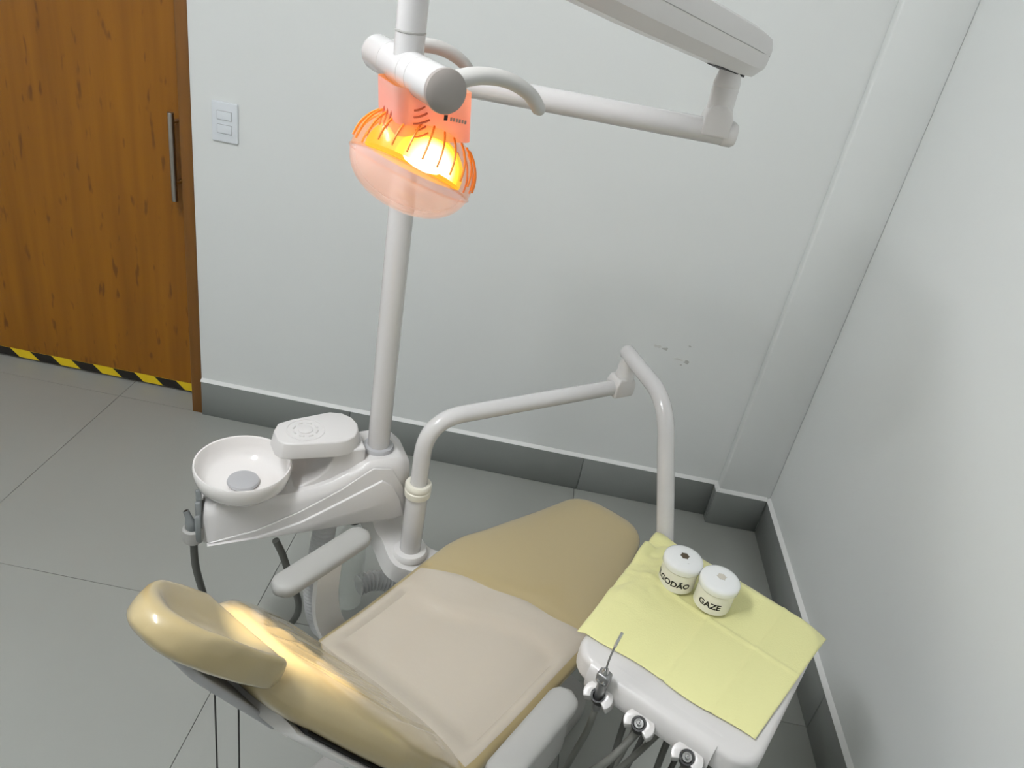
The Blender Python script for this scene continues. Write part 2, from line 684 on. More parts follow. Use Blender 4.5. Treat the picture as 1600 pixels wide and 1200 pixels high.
# ceiling fixture with two fluorescent tubes
cl = thing('ceiling_light', (-1.05, 0.45, ZC), 'white ceiling batten with two fluorescent tubes', 'ceiling light')
box('housing', (-1.17, -0.20, ZC - 0.05), (-0.93, 1.10, ZC), 'white_metal', cl, 0.005)
for dx in (-0.07, 0.07):
    tube('fluorescent_tube', [(-1.05 + dx, -0.15, ZC - 0.075), (-1.05 + dx, 1.05, ZC - 0.075)], 0.016, 'tube_light', cl, 14)
    for yy in (-0.165, 1.065):
        box('tube_socket', (-1.05 + dx - 0.012, yy - 0.015, ZC - 0.095), (-1.05 + dx + 0.012, yy + 0.015, ZC - 0.05), 'white_plastic', cl, 0.002)

# ================================================================ dental chair
TD = V((0.5, 0.8660254, 0))     # along the chair, head to feet
ND = V((0.8660254, -0.5, 0))    # across it


def ch(t, n, z):
    return TD * t + ND * n + UP * z


CN = -0.602
chair = thing('dental_chair', ch(1.0, CN, 0), 'beige vinyl dental chair wrapped in clear film with grey armrests', 'dental chair')
# pedestal
prism('base_plate', rrect(-0.36, 0.42, -0.20, 0.20, 0.08), ch(1.02, CN, 0), TD, ND, UP, 0.05, 'arm_grey', chair, 0.012)
prism('lift_column', rrect(-0.20, 0.16, -0.13, 0.13, 0.05), ch(1.02, CN, 0.05), TD, ND, UP, 0.27, 'arm_grey', chair, 0.01, taper=0.9)


def seat_hw(t):
    w = interp([(0.70, 0.205), (0.80, 0.216), (1.22, 0.224), (1.28, 0.216), (1.34, 0.196), (1.68, 0.118)], t)
    if t > 1.63:
        k = min(1, (t - 1.63) / 0.085)
        w *= max(0.0, 1 - k ** 2.4) ** 0.45
    if t < 0.76:
        k = (0.76 - t) / 0.06
        w *= max(0, 1 - k ** 2) ** 0.3
    return max(w, 0.004)


def seat_z(t):
    return 0.425 - 0.035 * sm(1.2, 1.68, t) + 0.012 * sm(0.95, 0.75, t)


def seat_top(t):
    k = 1.0
    if t > 1.65:
        k = max(0.05, 1 - ((t - 1.65) / 0.066) ** 2) ** 0.5
    if t < 0.76:
        k = max(0.05, 1 - ((0.76 - t) / 0.061) ** 2) ** 0.5
    return 0.035 * k


def seat_fn(t, x):
    e = sm(0.88, 0.80, abs(x)) * sm(0.78, 0.84, t)
    tb = 1.075 + 0.03 * math.sin(x * 3.2) + 0.03 * x
    dish = -0.014 * e * sm(tb + 0.022, tb - 0.022, t)
    tc = 1.165 + 0.055 * x + 0.02 * (1 - x * x)
    crease = -0.004 * math.exp(-((t - tc) / 0.008) ** 2) * sm(1.0, 0.9, abs(x))
    return dish + crease


st = []
ts = [0.702, 0.706, 0.714, 0.726, 0.74] + [0.76 + i * 0.0115 for i in range(77)] + [1.65, 1.66, 1.67, 1.68, 1.69, 1.697, 1.704, 1.709, 1.713]
ts = sorted(set(round(t, 4) for t in ts if t <= 1.7135))
for t in ts:
    st.append((ch(t, CN, seat_z(t)), ND, UP, seat_hw(t), seat_top(t), seat_top(t) * 1.1, t))
seat = loft('seat_cushion', st, 'vinyl', chair, 72, 14, 3.6, seat_fn)
# clear film laid over the sitting area
verts, faces = [], []
nx, nt_ = 48, 40
for j in range(nt_ + 1):
    for i in range(nx + 1):
        x = -0.93 + 1.86 * i / nx
        tc = 1.165 + 0.055 * x + 0.02 * (1 - x * x) - 0.006 + 0.006 * math.sin(x * 9)
        t = 0.775 + (tc - 0.775) * j / nt_
        y = seat_top(t) * max(0, 1 - abs(x) ** 3.6) ** (1 / 3.6) + seat_fn(t, x) + 0.0014
        verts.append(ch(t, CN + x * seat_hw(t), seat_z(t) + y))
for j in range(nt_):
    for i in range(nx):
        a = j * (nx + 1) + i
        faces.append((a, a + 1, a + nx + 2, a + nx + 1))
o = mk('film_cover', verts, faces, 'clear_film', seat)
o['label'] = 'clear plastic film stretched over the seat'
# shell under the seat
st = []
for t in [0.74 + i * 0.02 for i in range(46)]:
    k = 1 - sm(1.5, 1.66, t) * 0.5
    st.append((ch(t, CN, seat_z(t) - 0.052), ND, UP, max(0.01, seat_hw(min(t, 1.6)) * 0.9 * k), 0.02, 0.045, t))
loft('seat_shell', st, 'arm_grey', chair, 20, 14, 4)

# backrest
TH = math.radians(54)
BD = -TD * math.cos(TH) + UP * math.sin(TH)
BN = TD * math.sin(TH) + UP * math.cos(TH)
BO = ch(0.775, CN, 0.425)


def back_hw(L):
    return interp([(0, 0.20), (0.06, 0.212), (0.26, 0.212), (0.34, 0.199), (0.42, 0.168), (0.48, 0.138), (0.53, 0.112), (0.555, 0.090), (0.572, 0.064), (0.583, 0.03)], L)


def back_fn(L, x):
    wing = (0.010 if x > 0 else 0.020) * abs(x) ** 2.2 * sm(0.04, 0.2, L) * sm(0.60, 0.44, L)
    wk = 0.0
    for (x0, k, la, lb, d_) in ((-0.55, 0.9, 0.30, 0.50, 0.0030), (-0.38, 1.2, 0.30, 0.52, 0.0030), (-0.20, -0.9, 0.12, 0.46, 0.0040), (0.05, -0.6, 0.10, 0.44, 0.0036),
                               (0.30, -0.5, 0.16, 0.40, 0.0030), (0.55, 0.4, 0.05, 0.35, 0.0034), (-0.72, 0.3, 0.08, 0.30, 0.0030), (0.62, -0.8, 0.20, 0.48, 0.0040), (0.42, -0.7, 0.26, 0.52, 0.0034)):
        wk -= d_ * math.exp(-((x - x0 - k * (L - la)) / 0.035) ** 2) * sm(la, la + 0.06, L) * sm(lb, lb - 0.10, L)
        wk += 0.5 * d_ * math.exp(-((x - x0 - 0.08 - k * (L - la)) / 0.05) ** 2) * sm(la, la + 0.06, L) * sm(lb, lb - 0.10, L)
    return wing - 0.010 + wk


st = []
L = 0.0
Ls = [i * 0.0125 for i in range(45)] + [0.556, 0.562, 0.568, 0.573, 0.577, 0.580, 0.583]
Ls = sorted(l for l in set(Ls) if l <= 0.5835)
for L in Ls:
    k = max(0.05, 1 - (max(0, L - 0.51) / 0.075) ** 2) ** 0.5
    st.append((BO + BD * L, ND, BN, back_hw(L), 0.048 * k, 0.035 * k, L))
back = loft('backrest', st, 'vinyl', chair, 120, 14, 3.0, back_fn)
st = []
for L in [0.03 + i * 0.02 for i in range(24)]:
    st.append((BO + BD * L - BN * 0.029, ND, BN, back_hw(L) * 0.88, 0.006, 0.006, L))
loft('gap_shade_strip', st, 'black_rubber', back, 10, 8, 6)  # black strip standing in for the shaded gap between cushion and shell
st = []
for L in [0.03 + i * 0.02 for i in range(25)]:
    st.append((BO + BD * L - BN * 0.036, ND, BN, back_hw(L) * 0.93, 0.006, 0.014, L))
loft('backrest_shell', st, 'bracket_plastic', chair, 16, 14, 3)

# headrest: concave pad with raised wings
HT = math.radians(50)
HD = -TD * math.cos(HT) + UP * math.sin(HT)
HN = TD * math.sin(HT) + UP * math.cos(HT)
HO = BO + BD * 0.555 + BN * 0.008


def head_hw(L):
    return interp([(0, 0.045), (0.006, 0.062), (0.016, 0.076), (0.04, 0.084), (0.11, 0.083), (0.16, 0.075), (0.20, 0.060), (0.225, 0.044), (0.24, 0.026), (0.247, 0.010)], L)


def head_fn(L, x):
    return (0.046 * abs(x) ** 1.8 - 0.026) * sm(0.0, 0.05, L) * sm(0.247, 0.17, L)


st = []
for i in range(40):
    L = 0.2465 * i / 39
    Lz = L * 0.88
    k = max(0.06, 1 - (max(0, 0.03 - L) / 0.031) ** 2) ** 0.5 * max(0.1, 1 - (max(0, L - 0.2) / 0.048) ** 2) ** 0.5
    st.append((HO + HD * Lz, ND, HN, head_hw(L), 0.034 * k, 0.022 * k, L))
head = loft('headrest', st, 'vinyl', chair, 48, 14, 2.6, head_fn)
head['label'] = 'concave beige headrest cushion'
A = BO + BD * 0.46 - BN * 0.062
B = HO + HD * 0.13 - HN * 0.034
prism('headrest_bracket', rrect(-0.05, 0.05, -0.028, 0.23, 0.02), A, ND, (B - A).normalized(), BN, 0.012, 'grey_plastic', chair, 0.004)

# armrests
def armrest(nn, t0, t1, z, out):
    dz = V((0, 0, 0))
    st = []
    n_ = 26
    for i in range(n_ + 1):
        s = i / n_
        t = t0 + (t1 - t0) * s
        q = min(s, 1 - s) * (t1 - t0)
        k = 1.0 if q > 0.028 else max(0.05, 1 - ((0.028 - q) / 0.0282) ** 2) ** 0.5
        st.append((ch(t, nn, z), ND, UP, 0.030 * k, 0.016 * (0.35 + 0.65 * k), 0.018 * (0.35 + 0.65 * k), s))
    a = loft('armrest', st, 'pad_grey', chair, 20, 12, 2.6)
    return a


al = armrest(-0.872, 0.725, 0.975, 0.598, -1)
tm = 0.868
band = []
P2 = spline([V((-0.872, 0.590, 0)), V((-0.876, 0.53, 0)), V((-0.878, 0.47, 0)), V((-0.868, 0.42, 0)), V((-0.84, 0.388, 0)), V((-0.79, 0.372, 0)), V((-0.72, 0.370, 0))], 5)


def strap(name, P, t0, w, th, m, parent):
    verts, faces = [], []
    n_ = len(P)
    for i, p in enumerate(P):
        tg = (P[min(i + 1, n_ - 1)] - P[max(0, i - 1)]).normalized()
        nn = V((-tg.y, tg.x, 0))
        for (dt, dn) in ((-w / 2, -th / 2), (w / 2, -th / 2), (w / 2, th / 2), (-w / 2, th / 2)):
            q = p + nn * dn
            verts.append(ch(t0 + dt, q.x, q.y))
    for i in range(n_ - 1):
        for k in range(4):
            k2 = (k + 1) % 4
            faces.append((i * 4 + k, i * 4 + k2, (i + 1) * 4 + k2, (i + 1) * 4 + k))
    faces.append((0, 1, 2, 3))
    faces.append(tuple(4 * (n_ - 1) + k for k in range(4)))
    return mk(name, verts, faces, m, parent, angle=50)


strap('armrest_support', P2, tm, 0.066, 0.012, 'bracket_plastic', al)
ar = armrest(-0.310, 0.700, 0.938, 0.598, 1)
P3 = spline([V((-0.318, 0.590, 0)), V((-0.300, 0.54, 0)), V((-0.296, 0.47, 0)), V((-0.312, 0.42, 0)), V((-0.35, 0.388, 0)), V((-0.40, 0.372, 0)), V((-0.47, 0.370, 0))], 5)
strap('armrest_support', P3, 0.86, 0.12, 0.016, 'pad_grey', ar)

# ================================================================ cuspidor unit
PO = V((-0.308, 1.511, 0))      # lamp pole foot
E1 = V((-0.874, -0.486, 0)).normalized()   # from pole to bowl
E2 = V((0.486, -0.874, 0)).normalized()    # towards the chair side


def cu(u, v, z):
    return PO + E1 * u + E2 * v + UP * z


unit = thing('cuspidor_unit', cu(0.1, 0, 0), 'white plastic cuspidor unit with round spittoon bowl beside the dental chair', 'cuspidor')
# body: sections along u
top = [(-0.075, 0.60), (-0.068, 0.645), (-0.045, 0.662), (0.0, 0.664), (0.03, 0.662), (0.05, 0.652), (0.08, 0.634), (0.12, 0.613), (0.16, 0.600), (0.22, 0.592), (0.30, 0.590), (0.375, 0.590), (0.395, 0.580), (0.405, 0.56)]
us = sorted(set([u for u, _ in top] + [-0.075 + 0.48 * i / 40 for i in range(41)]))
verts, faces = [], []
for u in us:
    zt = interp(top, u)
    zb = 0.488
    vf = interp([(-0.075, 0.052), (-0.06, 0.066), (-0.03, 0.072), (0.38, 0.072), (0.405, 0.062)], u)
    vb = interp([(-0.075, -0.06), (-0.05, -0.085), (0.0, -0.092), (0.36, -0.085), (0.405, -0.065)], u)
    sec = [(vb + 0.02, zb), (vf - 0.004, zb), (vf, zb + 0.006), (vf - 0.006, zt - 0.025), (vf - 0.012, zt - 0.008), (vf - 0.022, zt), (vb + 0.02, zt), (vb + 0.008, zt - 0.008), (vb, zt - 0.025), (vb + 0.012, zb + 0.006)]
    for (v, z) in sec:
        verts.append(cu(u, v, z))
ns = 10
for i in range(len(us) - 1):
    for k in range(ns):
        k2 = (k + 1) % ns
        faces.append((i * ns + k, i * ns + k2, (i + 1) * ns + k2, (i + 1) * ns + k))
faces.append(tuple(range(ns)))
faces.append(tuple((len(us) - 1) * ns + k for k in range(ns)))
body = mk('body', verts, faces, 'white_plastic', unit, angle=35)
# relief panels on the front face
for (dep, pts) in ((0.005, [(322, 848), (400, 827), (470, 797), (530, 765), (583, 731), (612, 731), (630, 760), (631, 800), (480, 826)]),
                   (0.011, [(322, 849), (400, 836), (470, 812), (530, 782), (596, 748), (612, 756), (622, 774), (629, 801), (480, 826)])):
    P = cu(0, 0.0695, 0)
    poly = []
    for q in pts:
        w = on_plane(q, P, E2)
        poly.append(((w - PO).dot(E1), max(0.490, w.z)))
    prism('relief_panel', poly, P, E1, UP, E2, dep, 'white_plastic', body, 0.004, 3)
# bowl
BC = cu(0.311, 0.0, 0)
prof = [(0.0, 0.588), (0.050, 0.588), (0.075, 0.592), (0.098, 0.603), (0.112, 0.620), (0.117, 0.640), (0.1175, 0.654), (0.1155, 0.658), (0.112, 0.657),
        (0.110, 0.650), (0.108, 0.635), (0.100, 0.617), (0.086, 0.607), (0.060, 0.601), (0.030, 0.598), (0.0, 0.597)]
prof = [(r * 0.915, z) for (r, z) in prof]
bowl = lathe('spittoon_bowl', prof, BC, 'bowl_ceramic', unit, 64)
lathe('drain_cover', [(0, 0.600), (0.034, 0.600), (0.036, 0.604), (0.034, 0.609), (0.020, 0.613), (0, 0.614)], BC, 'grey_plastic', bowl, 40)
# spout housing
prism('spout_pedestal', [(0.04, 0.58), (0.04, 0.69), (0.115, 0.69), (0.118, 0.665), (0.130, 0.640), (0.152, 0.618), (0.185, 0.600), (0.21, 0.592), (0.21, 0.58)],
      cu(0, -0.075, 0), E1, UP, E2, 0.112, 'white_plastic', unit, 0.006)
lidpoly = [(0.250, -0.025), (0.246, 0.018), (0.236, 0.034), (0.215, 0.042), (0.11, 0.050), (0.085, 0.046), (0.062, 0.032), (0.046, 0.006), (0.042, -0.025), (0.050, -0.055), (0.070, -0.078), (0.10, -0.088), (0.20, -0.068), (0.235, -0.055)]
lid = prism('spout_housing', lidpoly, cu(0, 0, 0.682), E1, E2, UP, 0.040, 'white_plastic', unit, 0.004, taper=0.92)
LC = cu(0.172, -0.015, 0.7225)
lathe('emblem_recess', [(0.044, -0.001), (0.044, 0.0006), (0.042, 0.0012), (0.0405, 0.0006), (0.0405, -0.001)], LC, 'white_plastic', lid, 48, close=False)
lathe('sun_disc', [(0, 0), (0.0165, 0), (0.0165, 0.0012), (0.015, 0.002), (0, 0.002)], LC, 'white_plastic', lid, 30)
for k in range(8):
    a = 2 * PI * k / 8 + 0.3
    P = LC + E1 * (0.027 * math.cos(a)) + E2 * (0.027 * math.sin(a))
    dr = E1 * (-math.sin(a)) + E2 * math.cos(a)
    rounded_tube('sun_ray', P - dr * 0.006, P + dr * 0.006, 0.0024, 'white_plastic', lid, 10, 0.002)
# collar at the foot of the lamp pole
lathe('pole_collar', [(0.026, 0.655), (0.037, 0.655), (0.038, 0.667), (0.035, 0.672), (0.026, 0.673)], PO, 'grey_plastic', unit, 40, close=False)
# grey holder fins and suction holder on the outer end
EO = cu(0.405, 0.0, 0)
for (v0, z0, z1, du) in ((0.022, 0.530, 0.612, 0.004), (0.042, 0.512, 0.594, 0.007), (0.058, 0.490, 0.568, 0.010)):
    zc, hz = (z0 + z1) / 2, (z1 - z0) / 2
    poly = [(0.017 * math.cos(2 * PI * k / 20) * (1 - 0.3 * math.sin(2 * PI * k / 20)), hz * math.sin(2 * PI * k / 20)) for k in range(20)]
    prism('holder_fin', poly, cu(0.398 + du, v0, zc), E2, UP, E1, 0.012, 'holder_grey', unit, 0.003)
HC = cu(0.424, 0.052, 0)
holder = lathe('suction_holder', [(0.013, 0.497), (0.021, 0.495), (0.023, 0.505), (0.022, 0.528), (0.018, 0.532), (0.014, 0.530)], HC, 'arm_grey', unit, 30, close=False)
# arm that joins the unit to the chair, carrying the tray post
TP = V((-0.192, 1.460, 0))
P = spline([cu(-0.02, 0.0, 0.50), cu(-0.03, 0.01, 0.45), cu(-0.055, 0.03, 0.40), V((-0.19, 1.455, 0.368)), ch(1.20, -0.80, 0.355), ch(1.12, -0.70, 0.345)], 8)
verts, faces = [], []
for i, p in enumerate(P):
    tg = (P[min(i + 1, len(P) - 1)] - P[max(0, i - 1)]).normalized()
    side = tg.cross(UP)
    if side.length < 0.2:
        side = V((0.5, 0.86, 0))
    side = V((0.60, 0.80, 0)) if True else side
    nn = side.cross(tg).normalized()
    for (a, b) in ((-0.055, -0.03), (0.055, -0.03), (0.060, 0.022), (0.045, 0.032), (-0.045, 0.032), (-0.060, 0.022)):
        verts.append(p + side * a + nn * b)
for i in range(len(P) - 1):
    for k in range(6):
        k2 = (k + 1) % 6
        faces.append((i * 6 + k, i * 6 + k2, (i + 1) * 6 + k2, (i + 1) * 6 + k))
faces.append(tuple(range(6)))
faces.append(tuple((len(P) - 1) * 6 + k for k in range(6)))
mk('support_arm', verts, faces, 'bracket_plastic', unit, angle=35)

# ---------------------------------------------------------------- suction nozzle and hoses
q = cu(0.424, 0.052, 0.515)
sn = thing('suction_hose', (q.x, q.y, 0), 'grey suction hose with angled nozzle hanging from the spittoon end', 'hose')
tube('nozzle', spline([q + V((0, 0, -0.01)), q + V((-0.004, 0.0, 0.02)), q + V((-0.009, 0.002, 0.04)), q + V((-0.016, 0.004, 0.056))], 5), [0.0135] * 4 + [0.0125] * 3 + [0.011, 0.010, 0.0085, 0.0078, 0.0072, 0.007, 0.0068, 0.0068, 0.0068],
     'holder_grey', sn, 18)
tube('nozzle_bore', [q + V((-0.0158, 0.004, 0.0555)), q + V((-0.0163, 0.0042, 0.0568))], 0.0045, 'black_rubber', sn, 14)
h0 = q + V((0, 0, -0.015))
tube('hose', spline([h0, h0 + V((-0.004, 0.012, -0.10)), h0 + V((-0.004, 0.05, -0.25)), h0 + V((0.01, 0.06, -0.40)), V((-0.62, 1.36, 0.012)), V((-0.45, 1.42, 0.010)), V((-0.30, 1.46, 0.010))], 8), 0.0085, 'dark_hose', sn, 12)


def corrugated(name, path, r, label, group=None, pitch=0.0120):
    pts = spline(path, 14)
    # resample at a fine pitch
    out = [pts[0]]
    acc = 0
    step = pitch / 4
    for a, b in zip(pts, pts[1:]):
        seg = (b - a).length
        while acc + seg >= step:
            k = (step - acc) / seg
            a = a + (b - a) * k
            out.append(a)
            seg = (b - a).length
            acc = 0
        acc += seg
    rad = [r + 0.0030 * (1 if i % 4 in (0, 1) else -1) for i in range(len(out))]
    v, f = tube_geo(out, rad, 18)
    o = mk(name, v, f, 'corrugated', angle=80)
    return tag(o, label, 'hose', group)


corrugated('corrugated_hose', [V((-0.405, 1.450, 0.4865)), V((-0.412, 1.445, 0.40)), V((-0.425, 1.44, 0.22)), V((-0.40, 1.45, 0.08)), V((-0.33, 1.48, 0.035))], 0.026,
           'grey corrugated drain hose hanging upright under the spittoon unit')
corrugated('corrugated_hose', [V((-0.335, 1.555, 0.15)), V((-0.30, 1.585, 0.15)), V((-0.24, 1.61, 0.125)), V((-0.16, 1.60, 0.07)), V((-0.10, 1.56, 0.032))], 0.026,
           'grey corrugated hose running level from the clear bottle under the chair')
# clear water bottle under the unit
wb = V((-0.345, 1.475, 0))
bt = lathe('water_bottle', [(0.0, 0.165), (0.030, 0.165), (0.037, 0.172), (0.038, 0.19), (0.036, 0.20), (0.038, 0.215), (0.0385, 0.28), (0.036, 0.29), (0.0385, 0.30), (0.0385, 0.36), (0.034, 0.40), (0.020, 0.430), (0.014, 0.44), (0.014, 0.452), (0.0, 0.452)], wb,
           'bottle_plastic', None, 32)
tag(bt, 'clear plastic water bottle hanging under the spittoon unit', 'bottle')
capo = lathe('bottle_cap', [(0, 0.452), (0.019, 0.452), (0.019, 0.486), (0, 0.486)], wb, 'black_rubber', bt, 24)
# black cable under the unit
a = at_z((432, 843), 0.49)
cb = tube('black_cable', spline([V((a.x - 0.002, a.y, 0.4870)), V((a.x + 0.012, a.y + 0.008, 0.44)), V((-0.455, 1.335, 0.36)), V((-0.44, 1.36, 0.25)), V((-0.47, 1.42, 0.12)), V((-0.52, 1.45, 0.03)), V((-0.58, 1.49, 0.009)), V((-0.66, 1.40, 0.009))], 8), 0.0085,
          'dark_hose', None, 12)
tag(cb, 'dark rubber cable looping from under the spittoon unit to the floor', 'cable')

# ================================================================ dental lamp
lamp = thing('dental_lamp', PO + UP * 0.664, 'lit amber dental lamp on a white pole with jointed arms', 'dental lamp')
ZT = 1.520
rounded_tube('pole', PO + UP * 0.640, PO + UP * (ZT + 0.02), 0.0262, 'white_metal', lamp, 36, 0.004)
TE = at_z((1143, 212), ZT)
TE = V((0.300, 1.530, ZT))
hd_ = (TE - (PO + UP * ZT)).normalized()
rounded_tube('swing_arm', PO + UP * ZT - hd_ * 0.03, TE, 0.0225, 'white_metal', lamp, 36, 0.008)
lathe('arm_end_cap', [(0.0228, -0.018), (0.0236, -0.016), (0.0236, 0.0), (0.019, 0.007), (0, 0.008)], TE, 'white_plastic', lamp, 36, hd_)
# knuckle
K = PO + UP * ZT + hd_ * ((TE - PO - UP * ZT).length - 0.036)
sd = hd_.cross(UP).normalized()
prism('knuckle', [(-0.026, -0.006), (0.026, -0.006), (0.026, 0.028), (0.020, 0.044), (0.008, 0.052), (-0.008, 0.052), (-0.020, 0.044), (-0.026, 0.028)],
      K + sd * 0.026, hd_, UP, -sd, 0.052, 'white_plastic', lamp, 0.004)
lathe('pivot', [(0.0, 0.04), (0.0245, 0.04), (0.0245, 0.078), (0.0235, 0.080), (0.0245, 0.082), (0.0245, 0.086), (0.019, 0.112), (0.019, 0.135), (0, 0.135)], K, 'white_plastic', lamp, 32)
# spring arm
LX = V((-0.224, 1.050, 0))    # axis of the hanging tube
SA = K + UP * 0.148
SB = V((LX.x, LX.y, 1.800))
ad = (SB - SA).normalized()
asd = ad.cross(UP).normalized()
aup = asd.cross(ad).normalized()


def arm_section(w, h):
    return [(-w * 0.55, -h), (w * 0.55, -h), (w * 0.95, -h * 0.55), (w, -h * 0.3), (w, h * 0.45), (w * 0.85, h * 0.85), (w * 0.5, h), (-w * 0.5, h), (-w * 0.85, h * 0.85), (-w, h * 0.45), (-w, -h * 0.3), (-w * 0.95, -h * 0.55)]


AL = (SB - SA).length
verts, faces = [], []
for (s, w, h) in ((-0.062, 0.024, 0.022), (-0.057, 0.034, 0.031), (-0.045, 0.039, 0.037), (0.0, 0.042, 0.041), (0.3, 0.044, 0.045), (AL - 0.05, 0.042, 0.042), (AL + 0.03, 0.036, 0.034), (AL + 0.05, 0.02, 0.02)):
    for (a, b) in arm_section(w, h):
        verts.append(SA + ad * s + asd * a + aup * b)
for i in range(7):
    for k in range(12):
        k2 = (k + 1) % 12
        faces.append((i * 12 + k, i * 12 + k2, (i + 1) * 12 + k2, (i + 1) * 12 + k))
faces.append(tuple(range(12)))
faces.append(tuple(7 * 12 + k for k in range(12)))
sarm = mk('spring_arm', verts, faces, 'white_plastic', lamp, angle=30)
for sgn in (-1, 1):
    tube('seam', [SA + ad * -0.05 + asd * (0.0375 * sgn) + aup * 0.004, SA + ad * 0.0 + asd * (0.0422 * sgn) + aup * 0.004, SA + ad * 0.3 + asd * (0.0442 * sgn) + aup * 0.004, SA + ad * (AL - 0.05) + asd * (0.0422 * sgn) + aup * 0.004], 0.0008, 'arm_grey', sarm, 6)
prism('pivot_slot', rrect(-0.03, 0.045, -0.02, 0.02, 0.006), SA - aup * 0.0425, ad, asd, aup, 0.004, 'black_rubber', sarm)
# hanging tube
rounded_tube('hanging_tube', LX + UP * 1.600, LX + UP * 1.835, 0.0195, 'white_metal', lamp, 32, 0.004)
lathe('tube_ring', [(0.0197, 1.642), (0.0203, 1.6425), (0.0203, 1.6445), (0.0197, 1.645)], LX, 'arm_grey', lamp, 32, close=False)
# cross barrel
LA = V((0.56, -0.83, 0)).normalized()
LB = V((0.83, 0.56, 0)).normalized()
ZB = 1.598
BCn = V((LX.x, LX.y, ZB))
BR = 0.0248
rounded_tube('cross_barrel', BCn - LA * 0.120, BCn + LA * 0.126, BR, 'white_metal', lamp, 40, 0.010)
for s in (-0.050, 0.022, 0.052):
    lathe('barrel_ring', [(BR, s - 0.0007), (BR + 0.0004, s), (BR, s + 0.0007)], BCn, 'arm_grey', lamp, 40, LA, close=False)
lathe('barrel_cap', [(BR + 0.001, 0.120), (BR + 0.0018, 0.124), (BR + 0.0012, 0.128), (0.020, 0.1325), (0.010, 0.1345), (0, 0.135)], BCn, 'lamp_cap', lamp, 40, LA)
# handles: flat curved bars leaving both ends of the barrel
for (s, nm) in ((0.108, 'front'), (-0.100, 'back')):
    base = BCn + LA * s
    pts = spline([base + LB * 0.016 + UP * 0.010, base + LB * 0.050 + UP * 0.018, base + LB * 0.090 + UP * 0.016, base + LB * 0.124 + UP * 0.002, base + LB * 0.146 - UP * 0.020], 6)
    n_ = len(pts)
    rad = [0.0150 - 0.0035 * i / (n_ - 1) for i in range(n_)]
    rad[-1] *= 0.6
    tube('handle', pts, rad, 'handle_grey', lamp, 16, flat=0.75)
# head
HCn = at_y((646, 258), 1.055)
HS = (-LB * 0.42 + LA * 0.22 - UP * 0.88).normalized()     # direction the lamp points
hx_ = (LB - HS * LB.dot(HS)).normalized()
hy_ = HS.cross(hx_).normalized()
RX, RY, RZ = 0.090, 0.078, 0.066


def ell(th, ph, k=1.0):
    """th from the pointing pole, ph around"""
    c, s = math.cos(th), math.sin(th)
    e = 0.9
    cc = math.copysign(abs(c) ** e, c)
    ss = abs(s) ** e
    return HCn + HS * (RZ * k * cc) + hx_ * (RX * k * ss * math.cos(ph)) + hy_ * (RY * k * ss * math.sin(ph))


def ell_patch(name, t0, t1, k, m, parent, nt=20, npn=56, th=0.0):
    verts, faces = [], []
    for i in range(nt + 1):
        for j in range(npn):
            verts.append(ell(t0 + (t1 - t0) * i / nt, 2 * PI * j / npn, k))
    for i in range(nt):
        for j in range(npn):
            j2 = (j + 1) % npn
            faces.append((i * npn + j, i * npn + j2, (i + 1) * npn + j2, (i + 1) * npn + j))
    return mk(name, verts, faces, m, parent)


SEAM = 1.42
painted_glow_mat('glow_reflector', HCn + LA * 0.055 + UP * 0.012)
shield = ell_patch('clear_shield', 0.02, SEAM, 1.0, 'shield_plastic', lamp)
shield['label'] = 'clear frosted shield of the lamp head'
shell = ell_patch('amber_housing', SEAM + 0.03, PI - 0.02, 1.0, 'amber_shell', lamp)
shell['label'] = 'glowing amber ventilated housing'
ell_patch('reflector', SEAM + 0.12, PI - 0.5, 0.80, 'glow_reflector', lamp)  # its own emission stands in for bulb light on the inner surface
verts, faces = tube_geo([ell(SEAM, 2 * PI * j / 48, 1.005) for j in range(49)], 0.0018, 8)
mk('seam_ring', verts, faces, 'amber_shell', lamp)
lathe('lamp_bulb', [(0, -0.036), (0.012, -0.034), (0.021, -0.022), (0.024, -0.006), (0.024, 0.010), (0.019, 0.026), (0.010, 0.034), (0, 0.036)], HCn - HS * 0.024 + LA * 0.020, 'bulb', lamp, 20, hx_)
for j in range(26):
    ph = 2 * PI * (j + 0.5) / 26
    t0, t1 = SEAM + 0.16, SEAM + 0.95
    v, f = tube_geo([ell(t0 + (t1 - t0) * i / 8, ph, 1.008) for i in range(9)], 0.0016, 6)
    mk('vent_rib', v, f, 'amber_rib', shell)
# neck between barrel and head
NKp = []
zt_, zb_ = ZB - 0.012, HCn.z + 0.042
verts, faces = [], []
for i in range(9):
    s = i / 8
    z = zt_ + (zb_ - zt_) * s
    c = (BCn + LA * 0.020 + LB * 0.018) * (1 - s) + (HCn - LA * 0.006 + LB * 0.014) * s
    c.z = z
    ha = 0.044 - 0.004 * s
    hb = 0.053 + 0.003 * s
    for (a, b) in rrect(-ha, ha, -hb, hb, 0.016, 5):
        verts.append(c + LA * a + LB * b)
per = 24
for i in range(8):
    for k in range(per):
        k2 = (k + 1) % per
        faces.append((i * per + k, i * per + k2, (i + 1) * per + k2, (i + 1) * per + k))
neck = mk('neck_housing', verts, faces, 'neck_plastic', lamp)
neck['label'] = 'slotted translucent neck of the lamp'
cN = (BCn + LA * 0.020 + LB * 0.012) * 0.55 + (HCn - LA * 0.006 + LB * 0.020) * 0.45
lathe('neck_glow_core', [(0, -0.02), (0.014, -0.018), (0.014, 0.018), (0, 0.02)], cN, 'neck_glow', lamp, 16)  # added glowing core, hidden inside, that turns the neck orange
NF = cN + LA * 0.0425
